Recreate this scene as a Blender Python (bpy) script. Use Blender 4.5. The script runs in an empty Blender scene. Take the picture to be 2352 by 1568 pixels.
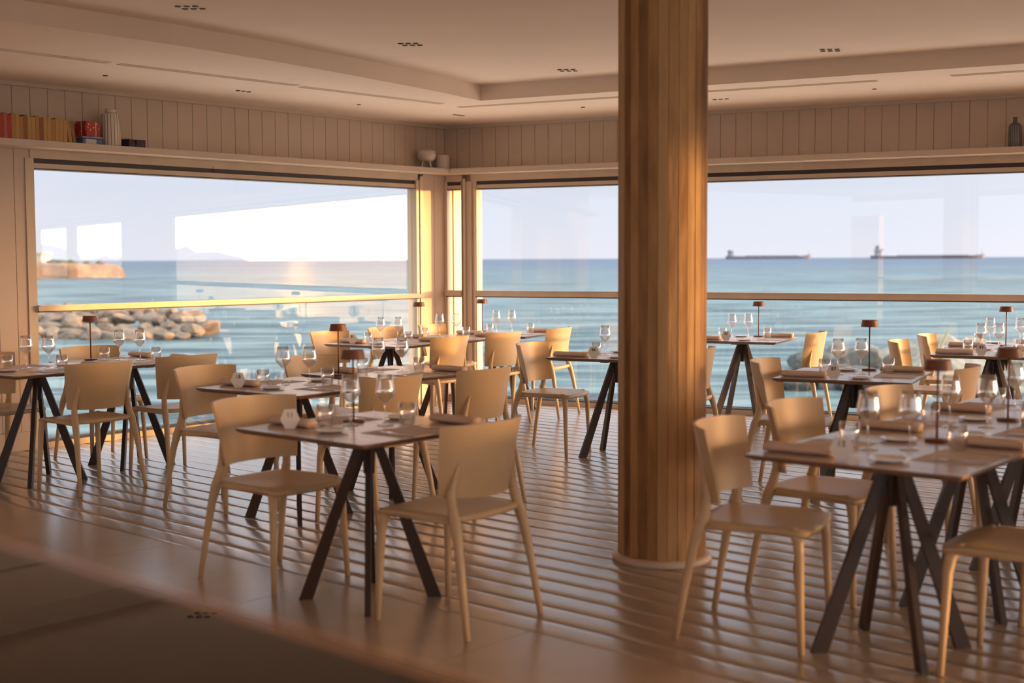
import bpy, bmesh, math, random
from mathutils import Vector, Matrix
random.seed(7)
C = bpy.context.scene.collection
SC = bpy.context.scene
# ------------------------------------------------------------------ camera
FPX = 2950.0
EYE = 1.45
cam_d = bpy.data.cameras.new('camera'); cam = bpy.data.objects.new('camera', cam_d); C.objects.link(cam)
cam_d.sensor_width = 36.0; cam_d.lens = FPX/2352*36
cam_d.clip_start = 0.05; cam_d.clip_end = 60000
cam_d.dof.use_dof = True; cam_d.dof.focus_distance = 9.6; cam_d.dof.aperture_fstop = 1.9
pitch = math.atan(189.4/FPX)
cam.matrix_world = Matrix.Translation((0, 0, EYE)) @ Matrix.Rotation(math.pi/2-pitch, 4, 'X') @ Matrix.Rotation(-0.0044, 4, 'Z')
SC.camera = cam
vs = SC.view_settings
vs.view_transform = 'Standard'; vs.look = 'None'; vs.gamma = 1; vs.use_curve_mapping = False
vs.exposure = 0.0
# ------------------------------------------------------------------ world
SUN_AZ, SUN_EL = math.radians(93.4), math.radians(0.85)
GLOW_AZ = math.radians(92.0)
def dirv(az, el): return Vector((math.sin(az)*math.cos(el), math.cos(az)*math.cos(el), math.sin(el)))
W = bpy.data.worlds.new('sky'); SC.world = W; W.use_nodes = True
wt = W.node_tree; wt.nodes.clear()
def N(t, kind, **kw):
    n = t.nodes.new(kind)
    for k, v in kw.items(): setattr(n, k, v)
    return n
tc = N(wt, 'ShaderNodeTexCoord')
sep = N(wt, 'ShaderNodeSeparateXYZ'); wt.links.new(tc.outputs['Generated'], sep.inputs[0])
ramp = N(wt, 'ShaderNodeValToRGB'); wt.links.new(sep.outputs['Z'], ramp.inputs[0])
cr = ramp.color_ramp
cr.elements[0].position = 0.0; cr.elements[0].color = (0.84, 0.85, 0.95, 1)
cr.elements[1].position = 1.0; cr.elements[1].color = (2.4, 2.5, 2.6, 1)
e = cr.elements.new(0.055); e.color = (0.76, 0.82, 0.94, 1)
e = cr.elements.new(0.25); e.color = (1.0, 1.1, 1.25, 1)
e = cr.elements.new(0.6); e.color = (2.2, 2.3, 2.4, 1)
def glow(az, el, power, col, strength):
    d = N(wt, 'ShaderNodeVectorMath', operation='DOT_PRODUCT')
    nrm = N(wt, 'ShaderNodeVectorMath', operation='NORMALIZE'); wt.links.new(tc.outputs['Generated'], nrm.inputs[0])
    wt.links.new(nrm.outputs[0], d.inputs[0]); d.inputs[1].default_value = dirv(az, el)
    m = N(wt, 'ShaderNodeMath', operation='MAXIMUM'); wt.links.new(d.outputs['Value'], m.inputs[0]); m.inputs[1].default_value = 0
    p = N(wt, 'ShaderNodeMath', operation='POWER'); wt.links.new(m.outputs[0], p.inputs[0]); p.inputs[1].default_value = power
    s = N(wt, 'ShaderNodeVectorMath', operation='SCALE'); s.inputs[0].default_value = [c*strength for c in col]
    wt.links.new(p.outputs[0], s.inputs['Scale'])
    return s.outputs[0]
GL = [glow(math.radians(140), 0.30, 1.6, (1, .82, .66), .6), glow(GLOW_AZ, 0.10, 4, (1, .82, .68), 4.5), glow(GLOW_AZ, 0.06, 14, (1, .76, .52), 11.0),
      glow(GLOW_AZ, 0.045, 170, (1, .44, .12), 70.0), glow(GLOW_AZ, 0.12, 260, (1, .46, .10), 75.0)]
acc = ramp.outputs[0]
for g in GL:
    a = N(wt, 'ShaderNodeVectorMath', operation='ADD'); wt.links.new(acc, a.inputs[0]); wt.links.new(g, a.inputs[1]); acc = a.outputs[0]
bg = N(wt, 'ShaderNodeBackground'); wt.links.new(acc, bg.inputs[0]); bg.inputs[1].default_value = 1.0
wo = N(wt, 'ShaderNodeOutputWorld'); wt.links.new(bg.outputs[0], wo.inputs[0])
# ------------------------------------------------------------------ sun
sl = bpy.data.lights.new('sun', 'SUN'); so = bpy.data.objects.new('sun', sl); C.objects.link(so)
sl.energy = 5.0; sl.color = (1.0, 0.50, 0.13); sl.angle = math.radians(0.9)
so.rotation_euler = dirv(SUN_AZ, SUN_EL).to_track_quat('Z', 'Y').to_euler()
so.location = (60, -2, 8)

# ------------------------------------------------------------------ materials
MATS = {}
def mat(name, col, rough=0.6, noise=0.0, nscale=8.0, bump=0.0, bscale=40.0, spec=0.5, metal=0.0, stretch=None, ior=None, col2=None):
    m = bpy.data.materials.new(name); m.use_nodes = True; t = m.node_tree
    b = t.nodes['Principled BSDF']
    b.inputs['Base Color'].default_value = (*col, 1); b.inputs['Roughness'].default_value = rough
    b.inputs['Metallic'].default_value = metal; b.inputs['Specular IOR Level'].default_value = spec
    if ior: b.inputs['IOR'].default_value = ior
    co = N(t, 'ShaderNodeTexCoord'); src = co.outputs['Object']
    if stretch:
        mp = N(t, 'ShaderNodeMapping'); t.links.new(src, mp.inputs[0]); mp.inputs['Scale'].default_value = stretch; src = mp.outputs[0]
    if noise > 0 or col2:
        nz = N(t, 'ShaderNodeTexNoise'); t.links.new(src, nz.inputs['Vector']); nz.inputs['Scale'].default_value = nscale; nz.inputs['Detail'].default_value = 5
        r = N(t, 'ShaderNodeValToRGB'); t.links.new(nz.outputs[0], r.inputs[0])
        r.color_ramp.elements[0].position = 0.35; r.color_ramp.elements[1].position = 0.65
        if col2: c0, c1 = col, col2
        else: c0, c1 = [c*(1-noise) for c in col], [min(1, c*(1+noise)) for c in col]
        r.color_ramp.elements[0].color = (*c0, 1); r.color_ramp.elements[1].color = (*c1, 1)
        t.links.new(r.outputs[0], b.inputs['Base Color'])
    if bump > 0:
        n2 = N(t, 'ShaderNodeTexNoise'); t.links.new(src, n2.inputs['Vector']); n2.inputs['Scale'].default_value = bscale; n2.inputs['Detail'].default_value = 4
        bp = N(t, 'ShaderNodeBump'); bp.inputs['Strength'].default_value = bump; bp.inputs['Distance'].default_value = 0.01
        t.links.new(n2.outputs[0], bp.inputs['Height']); t.links.new(bp.outputs[0], b.inputs['Normal'])
    MATS[name] = m
    return m
def glassmat(name, f0=0.04, tint=(1, 1, 1), power=5.0, rough=0.0):
    m = bpy.data.materials.new(name); m.use_nodes = True; t = m.node_tree; t.nodes.clear()
    geo = N(t, 'ShaderNodeNewGeometry')
    d = N(t, 'ShaderNodeVectorMath', operation='DOT_PRODUCT'); t.links.new(geo.outputs['Normal'], d.inputs[0]); t.links.new(geo.outputs['Incoming'], d.inputs[1])
    a = N(t, 'ShaderNodeMath', operation='ABSOLUTE'); t.links.new(d.outputs['Value'], a.inputs[0])
    s = N(t, 'ShaderNodeMath', operation='SUBTRACT'); s.inputs[0].default_value = 1; t.links.new(a.outputs[0], s.inputs[1])
    p = N(t, 'ShaderNodeMath', operation='POWER'); t.links.new(s.outputs[0], p.inputs[0]); p.inputs[1].default_value = power
    k = N(t, 'ShaderNodeMath', operation='MULTIPLY_ADD'); t.links.new(p.outputs[0], k.inputs[0]); k.inputs[1].default_value = 1-f0; k.inputs[2].default_value = f0
    tr = N(t, 'ShaderNodeBsdfTransparent'); tr.inputs[0].default_value = (*tint, 1)
    gl = N(t, 'ShaderNodeBsdfGlossy'); gl.inputs['Roughness'].default_value = rough; gl.inputs[0].default_value = (1, 1, 1, 1)
    mx = N(t, 'ShaderNodeMixShader'); t.links.new(k.outputs[0], mx.inputs[0]); t.links.new(tr.outputs[0], mx.inputs[1]); t.links.new(gl.outputs[0], mx.inputs[2])
    o = N(t, 'ShaderNodeOutputMaterial'); t.links.new(mx.outputs[0], o.inputs[0])
    MATS[name] = m; return m
WHITE = mat('painted_boards', (.62, .48, .37), .45, noise=.03, nscale=2)
WOODW = mat('window_frame_paint', (.64, .50, .36), .35, noise=.05, nscale=6, stretch=(1, 1, .2))
CEIL = mat('ceiling_plaster', (.87, .71, .58), .8, noise=.02, nscale=1.5)
DARKG = mat('dark_gasket', (.05, .035, .03), .5)
CHAIR = mat('cream_polypropylene', (.60, .43, .25), .40, noise=.03, nscale=5)
LEGM = mat('dark_brown_steel', (.035, .017, .012), .45)
TOPM = mat('laminate_tabletop', (.60, .47, .39), .24, noise=.14, nscale=6, stretch=(1, 6, 1))
EDGE = mat('tabletop_edge', (.22, .13, .09), .5)
LAMPM = mat('rust_brown_metal', (.18, .058, .022), .42, noise=.1, nscale=20)
NAPK = mat('napkin_cloth', (.76, .57, .43), .85, bump=.3, bscale=300)
MATP = mat('placemat_paper', (.68, .58, .53), .7, noise=.08, nscale=12)
PORC = mat('white_porcelain', (.85, .83, .82), .15)
STEEL = mat('cutlery_steel', (.55, .52, .50), .18, metal=1.0)
CARD = mat('frosted_acrylic', (.80, .76, .72), .35)
INK = mat('dark_print', (.12, .08, .06), .6)
WGLASS = glassmat('window_glass', 0.043)
TGLASS = glassmat('table_glass', 0.12, power=1.6, rough=.06)
BARM = mat('black_lacquer', (.018, .010, .009), .015)
# --- stave column material
def column_mat():
    m = mat('timber_staves', (.36, .20, .08), .6, bump=.5, bscale=30, stretch=(1, 1, .12))
    t = m.node_tree; b = t.nodes['Principled BSDF']
    co = N(t, 'ShaderNodeTexCoord'); sp = N(t, 'ShaderNodeSeparateXYZ'); t.links.new(co.outputs['Object'], sp.inputs[0])
    at = N(t, 'ShaderNodeMath', operation='ARCTAN2'); t.links.new(sp.outputs['Y'], at.inputs[0]); t.links.new(sp.outputs['X'], at.inputs[1])
    mu = N(t, 'ShaderNodeMath', operation='MULTIPLY'); t.links.new(at.outputs[0], mu.inputs[0]); mu.inputs[1].default_value = 28/(2*math.pi)
    fl = N(t, 'ShaderNodeMath', operation='FLOOR'); t.links.new(mu.outputs[0], fl.inputs[0])
    wn = N(t, 'ShaderNodeTexWhiteNoise', noise_dimensions='1D'); t.links.new(fl.outputs[0], wn.inputs['W'])
    mp = N(t, 'ShaderNodeMapping'); t.links.new(co.outputs['Object'], mp.inputs[0]); mp.inputs['Scale'].default_value = (9, 9, 1.6)
    nz = N(t, 'ShaderNodeTexNoise'); t.links.new(mp.outputs[0], nz.inputs['Vector']); nz.inputs['Scale'].default_value = 1.6; nz.inputs['Detail'].default_value = 6
    ad = N(t, 'ShaderNodeMath', operation='MULTIPLY_ADD'); t.links.new(wn.outputs['Value'], ad.inputs[0]); ad.inputs[1].default_value = .62; t.links.new(nz.outputs[0], ad.inputs[2])
    r = N(t, 'ShaderNodeValToRGB'); t.links.new(ad.outputs[0], r.inputs[0])
    r.color_ramp.elements[0].position = .35; r.color_ramp.elements[0].color = (.13, .06, .02, 1)
    r.color_ramp.elements[1].position = 1.0; r.color_ramp.elements[1].color = (.50, .30, .13, 1)
    e = r.color_ramp.elements.new(.7); e.color = (.33, .17, .06, 1)
    t.links.new(r.outputs[0], b.inputs['Base Color'])
    return m
COLM = column_mat()
def sea_mat():
    m = bpy.data.materials.new('sea_water'); m.use_nodes = True; t = m.node_tree; b = t.nodes['Principled BSDF']
    b.inputs['Roughness'].default_value = .34; b.inputs['IOR'].default_value = 1.33; b.inputs['Specular IOR Level'].default_value = .12
    co = N(t, 'ShaderNodeTexCoord')
    def nz(scale, sx, sy, det=5):
        mp = N(t, 'ShaderNodeMapping'); t.links.new(co.outputs['Object'], mp.inputs[0]); mp.inputs['Scale'].default_value = (sx, sy, 1)
        n = N(t, 'ShaderNodeTexNoise'); t.links.new(mp.outputs[0], n.inputs['Vector']); n.inputs['Scale'].default_value = scale; n.inputs['Detail'].default_value = det
        return n.outputs[0]
    n1 = nz(.30, .35, 1.7, 9); n2 = nz(.012, .25, 1.0, 3); n3 = nz(1.1, .45, 1.3, 4)
    mixf = N(t, 'ShaderNodeMath', operation='MULTIPLY_ADD'); t.links.new(n1, mixf.inputs[0]); mixf.inputs[1].default_value = .62
    m2 = N(t, 'ShaderNodeMath', operation='MULTIPLY'); t.links.new(n2, m2.inputs[0]); m2.inputs[1].default_value = .25
    t.links.new(m2.outputs[0], mixf.inputs[2])
    m3 = N(t, 'ShaderNodeMath', operation='MULTIPLY_ADD'); t.links.new(n3, m3.inputs[0]); m3.inputs[1].default_value = .2; t.links.new(mixf.outputs[0], m3.inputs[2])
    # distance from the building
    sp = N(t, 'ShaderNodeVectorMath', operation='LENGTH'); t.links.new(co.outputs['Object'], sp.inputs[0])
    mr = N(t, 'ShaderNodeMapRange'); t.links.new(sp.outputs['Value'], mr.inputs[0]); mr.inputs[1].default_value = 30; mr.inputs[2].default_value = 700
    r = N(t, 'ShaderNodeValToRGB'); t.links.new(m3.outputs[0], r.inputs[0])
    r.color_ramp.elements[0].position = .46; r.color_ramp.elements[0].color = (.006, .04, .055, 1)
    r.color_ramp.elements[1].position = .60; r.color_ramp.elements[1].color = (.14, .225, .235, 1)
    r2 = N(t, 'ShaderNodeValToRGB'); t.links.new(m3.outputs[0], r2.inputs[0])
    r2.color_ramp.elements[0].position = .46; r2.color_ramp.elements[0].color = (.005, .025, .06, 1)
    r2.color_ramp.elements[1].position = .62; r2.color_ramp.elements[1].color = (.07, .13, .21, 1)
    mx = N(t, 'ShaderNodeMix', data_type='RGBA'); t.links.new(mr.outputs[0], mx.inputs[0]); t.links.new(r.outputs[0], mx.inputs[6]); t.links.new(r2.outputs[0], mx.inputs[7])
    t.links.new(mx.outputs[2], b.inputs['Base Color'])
    bp = N(t, 'ShaderNodeBump'); bp.inputs['Strength'].default_value = .6; bp.inputs['Distance'].default_value = .4
    t.links.new(n1, bp.inputs['Height']); t.links.new(bp.outputs[0], b.inputs['Normal'])
    return m
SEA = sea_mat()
ROCK = mat('grey_tan_rock', (.10, .085, .07), .9, bump=1.0, bscale=3, col2=(.24, .18, .13), nscale=1.2)
FLOORM = mat('deck_board', (.42, .34, .28), .21, noise=.08, nscale=3, spec=.8, ior=2.1, stretch=(1, 1, 1))
SLABM = mat('floor_slab', (.44, .35, .28), .26, noise=.06, nscale=2, spec=.7, ior=1.65)

# ------------------------------------------------------------------ mesh helpers
def link(name, bm, m, parent=None, smooth=False, loc=None):
    me = bpy.data.meshes.new(name); bm.normal_update(); bm.to_mesh(me); bm.free()
    ms = m if isinstance(m, (list, tuple)) else [m]
    for x in ms: me.materials.append(x)
    if smooth:
        for p in me.polygons: p.use_smooth = True
    o = bpy.data.objects.new(name, me); C.objects.link(o)
    if parent: o.parent = parent
    if loc: o.location = loc
    return o
def tag(o, label=None, cat=None, group=None, kind=None):
    if label: o['label'] = label
    if cat: o['category'] = cat
    if group: o['group'] = group
    if kind: o['kind'] = kind
    return o
def empty(name, loc=(0, 0, 0), rz=0):
    o = bpy.data.objects.new(name, None); C.objects.link(o); o.location = loc; o.rotation_euler = (0, 0, rz); o.empty_display_size = .1
    return o
def hexa(bm, pts, mi=0):
    v = [bm.verts.new(p) for p in pts]
    for f in ((0, 3, 2, 1), (4, 5, 6, 7), (0, 1, 5, 4), (1, 2, 6, 5), (2, 3, 7, 6), (3, 0, 4, 7)):
        fc = bm.faces.new([v[i] for i in f]); fc.material_index = mi
def box(bm, x0, x1, y0, y1, z0, z1, mi=0, fr=None):
    pts = [(x0, y0, z0), (x1, y0, z0), (x1, y1, z0), (x0, y1, z0), (x0, y0, z1), (x1, y0, z1), (x1, y1, z1), (x0, y1, z1)]
    if fr: pts = [fr(*p) for p in pts]
    hexa(bm, pts, mi)
def bevel(bm, w, seg=2):
    bmesh.ops.recalc_face_normals(bm, faces=bm.faces[:])
    bmesh.ops.bevel(bm, geom=bm.edges[:], offset=w, segments=seg, affect='EDGES', profile=.6)
def loft(bm, rings, cap=True, mi=0):
    rv = [[bm.verts.new(p) for p in r] for r in rings]
    n = len(rv[0])
    for a, b in zip(rv[:-1], rv[1:]):
        for i in range(n):
            f = bm.faces.new((a[i], a[(i+1) % n], b[(i+1) % n], b[i])); f.material_index = mi
    if cap:
        bm.faces.new(rv[0][::-1]).material_index = mi; bm.faces.new(rv[-1]).material_index = mi
    return rv
def tube(bm, pts, radii, n=10, ell=None, mi=0):
    rings = []
    P = [Vector(p) for p in pts]
    for i, p in enumerate(P):
        d = (P[min(i+1, len(P)-1)] - P[max(i-1, 0)]).normalized()
        up = Vector((1, 0, 0)) if abs(d.x) < .8 else Vector((0, 1, 0))
        s = d.cross(up).normalized(); t = d.cross(s).normalized()
        r = radii[i]; r2 = r if ell is None else ell[i]
        rings.append([p + s*(math.cos(a)*r) + t*(math.sin(a)*r2) for a in [2*math.pi*k/n for k in range(n)]])
    loft(bm, rings, mi=mi)
def lathe(bm, prof, n=28, cap=False, mi=0):
    rings = [[(r*math.cos(2*math.pi*k/n), r*math.sin(2*math.pi*k/n), z) for k in range(n)] for r, z in prof]
    loft(bm, rings, cap=cap, mi=mi)
def recalc(bm): bmesh.ops.recalc_face_normals(bm, faces=bm.faces[:])

# ------------------------------------------------------------------ room frame
L0 = Vector((-3.27, 10.32)); LU = Vector((.669, .743)).normalized(); LN = Vector((LU.y, -LU.x))
R0 = Vector((-.07, 12.90)); RU = Vector((.9, -.437)).normalized(); RN = Vector((RU.y, -RU.x))
TC, SCN = 3.871, -.678          # corner positions along the two walls
def FL(a, d, z): p = L0 + LU*a + LN*d; return (p.x, p.y, z)
def FR(a, d, z): p = R0 + RU*a + RN*d; return (p.x, p.y, z)
CH = 2.80; CH2 = 2.93
GT = 2.16                        # top of the glazing
# sea, far shore
bm = bmesh.new()
bmesh.ops.create_circle(bm, cap_ends=True, segments=64, radius=30000)
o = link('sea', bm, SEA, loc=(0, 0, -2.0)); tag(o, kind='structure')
# --- floor: narrow deck boards, and plain slabs nearer the camera
# board direction
BD = Vector((-.755, .656)).normalized(); BNm = Vector((BD.y, -BD.x))   # normal pointing right/away
bA = Vector((4277.5/715*(612-1176)/FPX, 4277.5/715))                  # a point of the deck/slab border
def rot_pt(al, ac, z, org=bA):
    p = org + BD*al + BNm*ac; return (p.x, p.y, z)
BW = .168
def inside_half(p, lo, n, d=0): return (Vector(p[:2])-lo).dot(n) > d
def clip(bm, co, no):
    bmesh.ops.bisect_plane(bm, geom=bm.verts[:]+bm.edges[:]+bm.faces[:], plane_co=co, plane_no=no, clear_outer=True)
bm = bmesh.new()
for i in range(0, 80):
    c0 = i*BW
    prof = [(0, -.012), (.0035, -.0045), (.014, -.0014), (.034, -.0003), (.055, 0), (BW-.055, 0), (BW-.034, -.0003), (BW-.014, -.0014), (BW-.0035, -.0045), (BW, -.012)]
    va = [bm.verts.new(rot_pt(-24, c0+x, z)) for x, z in prof]
    vb = [bm.verts.new(rot_pt(14, c0+x, z)) for x, z in prof]
    for k in range(len(prof)-1): bm.faces.new((va[k], va[k+1], vb[k+1], vb[k]))
clip(bm, FL(0, -.10, 0), (-LN.x, -LN.y, 0)); clip(bm, FR(0, -.10, 0), (-RN.x, -RN.y, 0))
recalc(bm)
if sum(f.normal.z for f in bm.faces) < 0: bmesh.ops.reverse_faces(bm, faces=bm.faces[:])
o = link('floor', bm, FLOORM, smooth=True); tag(o, kind='structure')
bm = bmesh.new()
for i in range(0, 11):
    for j in range(-9, 22):
        L = 1.2; al = -24 + j*L*1.0 + 8.0 + (.6 if i % 2 else 0)
        box(bm, al+.0015, al+L-.0015, -(i+1)*.6+.0015, -i*.6-.003, -.02, 0.0005, fr=lambda x, y, z: rot_pt(x, y, z))
clip(bm, FL(0, -.10, 0), (-LN.x, -LN.y, 0)); clip(bm, FR(0, -.10, 0), (-RN.x, -RN.y, 0))
recalc(bm)
o = link('floor', bm, SLABM); tag(o, kind='structure')
bm = bmesh.new()   # building base under the floor
vs_ = [FL(-10, -.10, 0), FL(TC+.1, -.10, 0), FR(19, -.10, 0), (12, -6, 0), (-9, -6, 0)]
lo_ = [bm.verts.new((x, y, -2.2)) for x, y, z in vs_]; hi_ = [bm.verts.new((x, y, -.03)) for x, y, z in vs_]
bm.faces.new(hi_); bm.faces.new(lo_[::-1])
for k in range(5): bm.faces.new((lo_[k], lo_[(k+1) % 5], hi_[(k+1) % 5], hi_[k]))
recalc(bm)
o = link('floor_base', bm, mat('concrete_base', (.35, .32, .29), .9)); tag(o, kind='structure')

# unseen pale slab added below the windows to bounce light onto the ceiling
kq = K_ = None
def outer(d):
    det = LN.x*RN.y - LN.y*RN.x; K = L0 + LU*TC
    return K + Vector(((d*RN.y - LN.y*d)/det, (LN.x*d - RN.x*d)/det))
qa, qb = outer(-.12), outer(-8.0)
bm = bmesh.new()
for z in (-1.5,):
    for poly in ((FL(-14, -.12, 0)[:2], (qa.x, qa.y), (qb.x, qb.y), FL(-14, -8, 0)[:2]), ((qa.x, qa.y), FR(26, -.12, 0)[:2], FR(26, -8, 0)[:2], (qb.x, qb.y))):
        lo_ = [bm.verts.new((*p, -2.6)) for p in poly]; hi_ = [bm.verts.new((*p, z)) for p in poly]
        bm.faces.new(lo_[::-1]); bm.faces.new(hi_)
        for k in range(4): bm.faces.new((lo_[k], lo_[(k+1) % 4], hi_[(k+1) % 4], hi_[k]))
recalc(bm)
tag(link('bounce_slab', bm, mat('bounce_slab_pale', (.82, .74, .64), .7, noise=.05, nscale=1)), kind='structure')
# --- upper walls with vertical boards
def boarded(name, fr, a0, a1, z0, z1, step=.145, d=0.0, th=.14, m=WHITE):
    bm = bmesh.new()
    box(bm, a0, a1, d-th, d-.008, z0, z1, fr=fr)
    a = a0
    while a < a1-1e-4:
        b = min(a+step, a1)
        box(bm, a+.0022, b-.0022, d-.008, d, z0, z1, fr=fr); a = b
    recalc(bm); return tag(link(name, bm, m), kind='structure')
boarded('wall_left', FL, -9.0, TC, 2.30, CH2)
boarded('wall_right', FR, SCN, 19, 2.30, CH2)
boarded('wall_left', FL, -9.0, -.60, 0.145, 2.30)
boarded('wall_left', FL, 3.56, TC, 0.145, 2.30, step=.155)
def pieces(name, fr, boxes, m, lab=None):
    bm = bmesh.new()
    for b in boxes: box(bm, *b, fr=fr)
    recalc(bm); return tag(link(name, bm, m), kind='structure')
pieces('baseboard_left', FL, [(-9.0, -.60, -.14, .004, 0, .143), (3.56, TC, -.14, .004, 0, .143)], WHITE)
pieces('trim_1', FL, [(-9.0, TC-.02, 0, .035, CH-.03, CH)], WHITE)
pieces('trim_2', FR, [(SCN+.02, 19, 0, .035, CH-.03, CH)], WHITE)
# nib of the left wall running out past the glazed wall
pieces('wall_corner', FL, [(TC+.115, TC+.34, -.16, .012, -.2, 2.6)], WHITE)
pieces('wall_corner', FL, [(TC-.02, TC+.17, -.17, -.010, 2.30, CH2)], WHITE)
# wall between the windows, beyond the right edge of the photo
boarded('wall_right', FR, 8.56, 11.19, 0, 2.30)
boarded('wall_right', FR, 18.66, 21.5, 0, 2.30)
pieces('wall_right', FR, [(11.19, 18.66, -.10, .03, 0, 1.05)], WHITE)
boarded('wall_right', FR, 15.21, 15.44, 0, 2.30)
# back of the room (behind the camera): end piers and header, left open to let sky light in
bm = bmesh.new()
for x0, x1 in ((-9.4, -8.6), (11.6, 12.4)): box(bm, x0, x1, -5.2, -5.0, 0, 2.45)
box(bm, -9.4, 12.4, -5.2, -5.0, 2.8, CH2); recalc(bm)
tag(link('wall_back', bm, WHITE), kind='structure')
# eave over the glazed walls
pieces('eave_right', FR, [(SCN-.2, 19, -.34, -.14, 2.19, 2.5)], WHITE)
pieces('eave_left', FL, [(-9.0, TC+.4, -.42, -.14, 2.19, 2.5)], WHITE)
# --- windows
def window(n, fr, a0, a1, rail0, rail1, jl=.07, jr=.16):
    w = empty('window_%d' % n); tag(w, kind='structure')
    def part(name, boxes, m, bev=.003):
        bm = bmesh.new()
        for b in boxes: box(bm, *b, fr=fr)
        recalc(bm); return link(name, bm, m, parent=w)
    part('frame', [(a0-jl*.4, a1+jr*.3, -.11, .010, GT+.075, 2.30),       # header board
                   (a0-jl, a0, -.11, .012, 0, GT+.075), (a1, a1+jr*.4, -.11, .020, 0, GT+.075),
                   (a1+jr*.42, a1+jr*.62, -.11, .032, 0, GT+.09), (a1+jr*.64, a1+jr, -.11, .014, 0, GT+.12),
                   (a0, a1, -.11, .004, GT, GT+.038)], WOODW)
    part('head_track', [(a0, a1, -.11, -.004, GT+.038, GT+.075), (a0, a1, -.10, .006, GT-.008, GT)], DARKG)
    part('sill', [(a0, a1, -.10, .012, 0, .046)], WOODW)
    part('sill_gasket', [(a0, a1, -.08, .004, .046, .054), (a0, a1, -.085, -.03, .062, .069)], DARKG)
    part('rail', [(a0-.01, a1+jr*.25, -.012, .05, rail0+.010, rail1), (a0, a1, .0, .058, rail1, rail1+.006)], WOODW)
    part('rail_gasket', [(a0, a1, -.010, .046, rail0, rail0+.010)], DARKG)
    part('upper_pane', [(a0, a1, -.060, -.052, rail1-.03, GT+.02)], WGLASS)
    part('lower_pane', [(a0, a1, -.020, -.012, .046, rail0+.03)], WGLASS)
    return w
window(1, FL, -.579, 3.45, 1.055, 1.103, jr=.10)
window(2, FR, -.31, 8.45, 1.066, 1.128, jl=.155, jr=.11)
window(3, FR, 11.30, 15.10, 1.066, 1.128, jl=.11, jr=.11)
window(5, FR, 15.55, 18.55, 1.066, 1.128, jl=.11, jr=.11)
window(4, FR, SCN+.03, -.478, 1.066, 1.128, jl=.03, jr=.01)
# extra strips on the jamb at the corner side of window 2
pieces('trim_3', FR, [(-.455, -.43, .012, .03, 0, GT+.10), (-.385, -.36, .012, .026, 0, GT+.06), (-.335, -.322, .012, .022, .06, GT)], WOODW)
# --- shelf
def shelf(name, fr, a0, a1, label):
    bm = bmesh.new()
    box(bm, a0, a1, .002, .25, 2.30, 2.35, fr=fr); recalc(bm)
    return tag(link(name, bm, WHITE), label, 'shelf')
def corner_at(d):   # point at distance d from both walls, as coordinates along each wall
    det = LN.x*RN.y - LN.y*RN.x
    K = L0 + LU*TC
    vx = (d*RN.y - LN.y*d)/det; vy = (LN.x*d - RN.x*d)/det
    return K + Vector((vx, vy))
kc = corner_at(.25); tL = (kc-L0).dot(LU); sR = (kc-R0).dot(RU)
def mitred_shelf(fr, a0, a1, aw, label):
    # aw: coordinate at the wall, a1: at the shelf edge
    bm = bmesh.new()
    pts = [fr(a0, .002, 2.30), fr(aw, .002, 2.30), fr(a1, .25, 2.30), fr(a0, .25, 2.30)]
    hexa(bm, pts + [(x, y, 2.35) for x, y, z in pts]); recalc(bm)
    return tag(link('wall_shelf', bm, WHITE), label, 'shelf')
mitred_shelf(FL, -9.0, tL-.001, TC-.002, 'long cream shelf above the left window carrying books, tins and a ribbed vase')
mitred_shelf(FR, 19.0, sR+.001, SCN+.002, 'long cream shelf above the right-hand windows carrying a striped bottle')
# --- ceilings
EDGEP = [(-9.5, .3), (-6.0, 4.0), (-4.2, 5.85), (-2.90, 7.27), (-2.12, 8.16), (-1.62, 8.84), (-1.16, 9.54), (-.68, 10.32), (-.26, 11.08)]
EDGER = [(-.26, 11.08), (3.61, 9.10), (8.5, 6.6), (15.5, 3.0)]
bm = bmesh.new()
def strip(edge, fr0, ud, nd, base, aC):
    out = []
    for p in edge:
        a = (Vector(p)-base).dot(ud); out.append((p, a))
    return out
sl_ = strip(EDGEP, None, LU, LN, L0, TC); sr_ = strip(EDGER, None, RU, RN, R0, SCN)
K3 = (L0 + LU*TC); K3 = (K3.x, K3.y)
wl = [FL(min(a, TC), -.12, 0)[:2] for p, a in sl_]; wr = [FR(max(a, SCN), -.12, 0)[:2] for p, a in sr_]
kk = corner_at(-.12); wl[-1] = (kk.x, kk.y); wr[0] = (kk.x, kk.y)
def quadstrip(inner, outer, z):
    for k in range(len(inner)-1):
        bm.faces.new([bm.verts.new((*q, z)) for q in (inner[k], inner[k+1], outer[k+1], outer[k])])
quadstrip(EDGEP, wl, CH); quadstrip(EDGER, wr, CH)
ed = EDGEP + EDGER[1:]
for k in range(len(ed)-1):     # riser of the recess
    a, b = ed[k], ed[k+1]
    bm.faces.new([bm.verts.new(q) for q in ((*a, CH), (*b, CH), (*b, CH2), (*a, CH2))])
bmesh.ops.remove_doubles(bm, verts=bm.verts[:], dist=.0005)
recalc(bm)
tag(link('ceiling', bm, CEIL), kind='structure')
bm = bmesh.new()
up = [FL(-9.5, -.15, 0)[:2], (kk.x, kk.y), FR(19.3, -.15, 0)[:2], (12.4, -5.2), (-9.4, -5.2)]
lo_ = [bm.verts.new((x, y, CH2)) for x, y in up]; hi_ = [bm.verts.new((x, y, CH2+.2)) for x, y in up]
bm.faces.new(lo_[::-1]); bm.faces.new(hi_)
for k in range(5): bm.faces.new((lo_[k], lo_[(k+1) % 5], hi_[(k+1) % 5], hi_[k]))
recalc(bm)
tag(link('ceiling', bm, CEIL), kind='structure')
def hor(px): return 594.6 - .0044*(px-1176)
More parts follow.
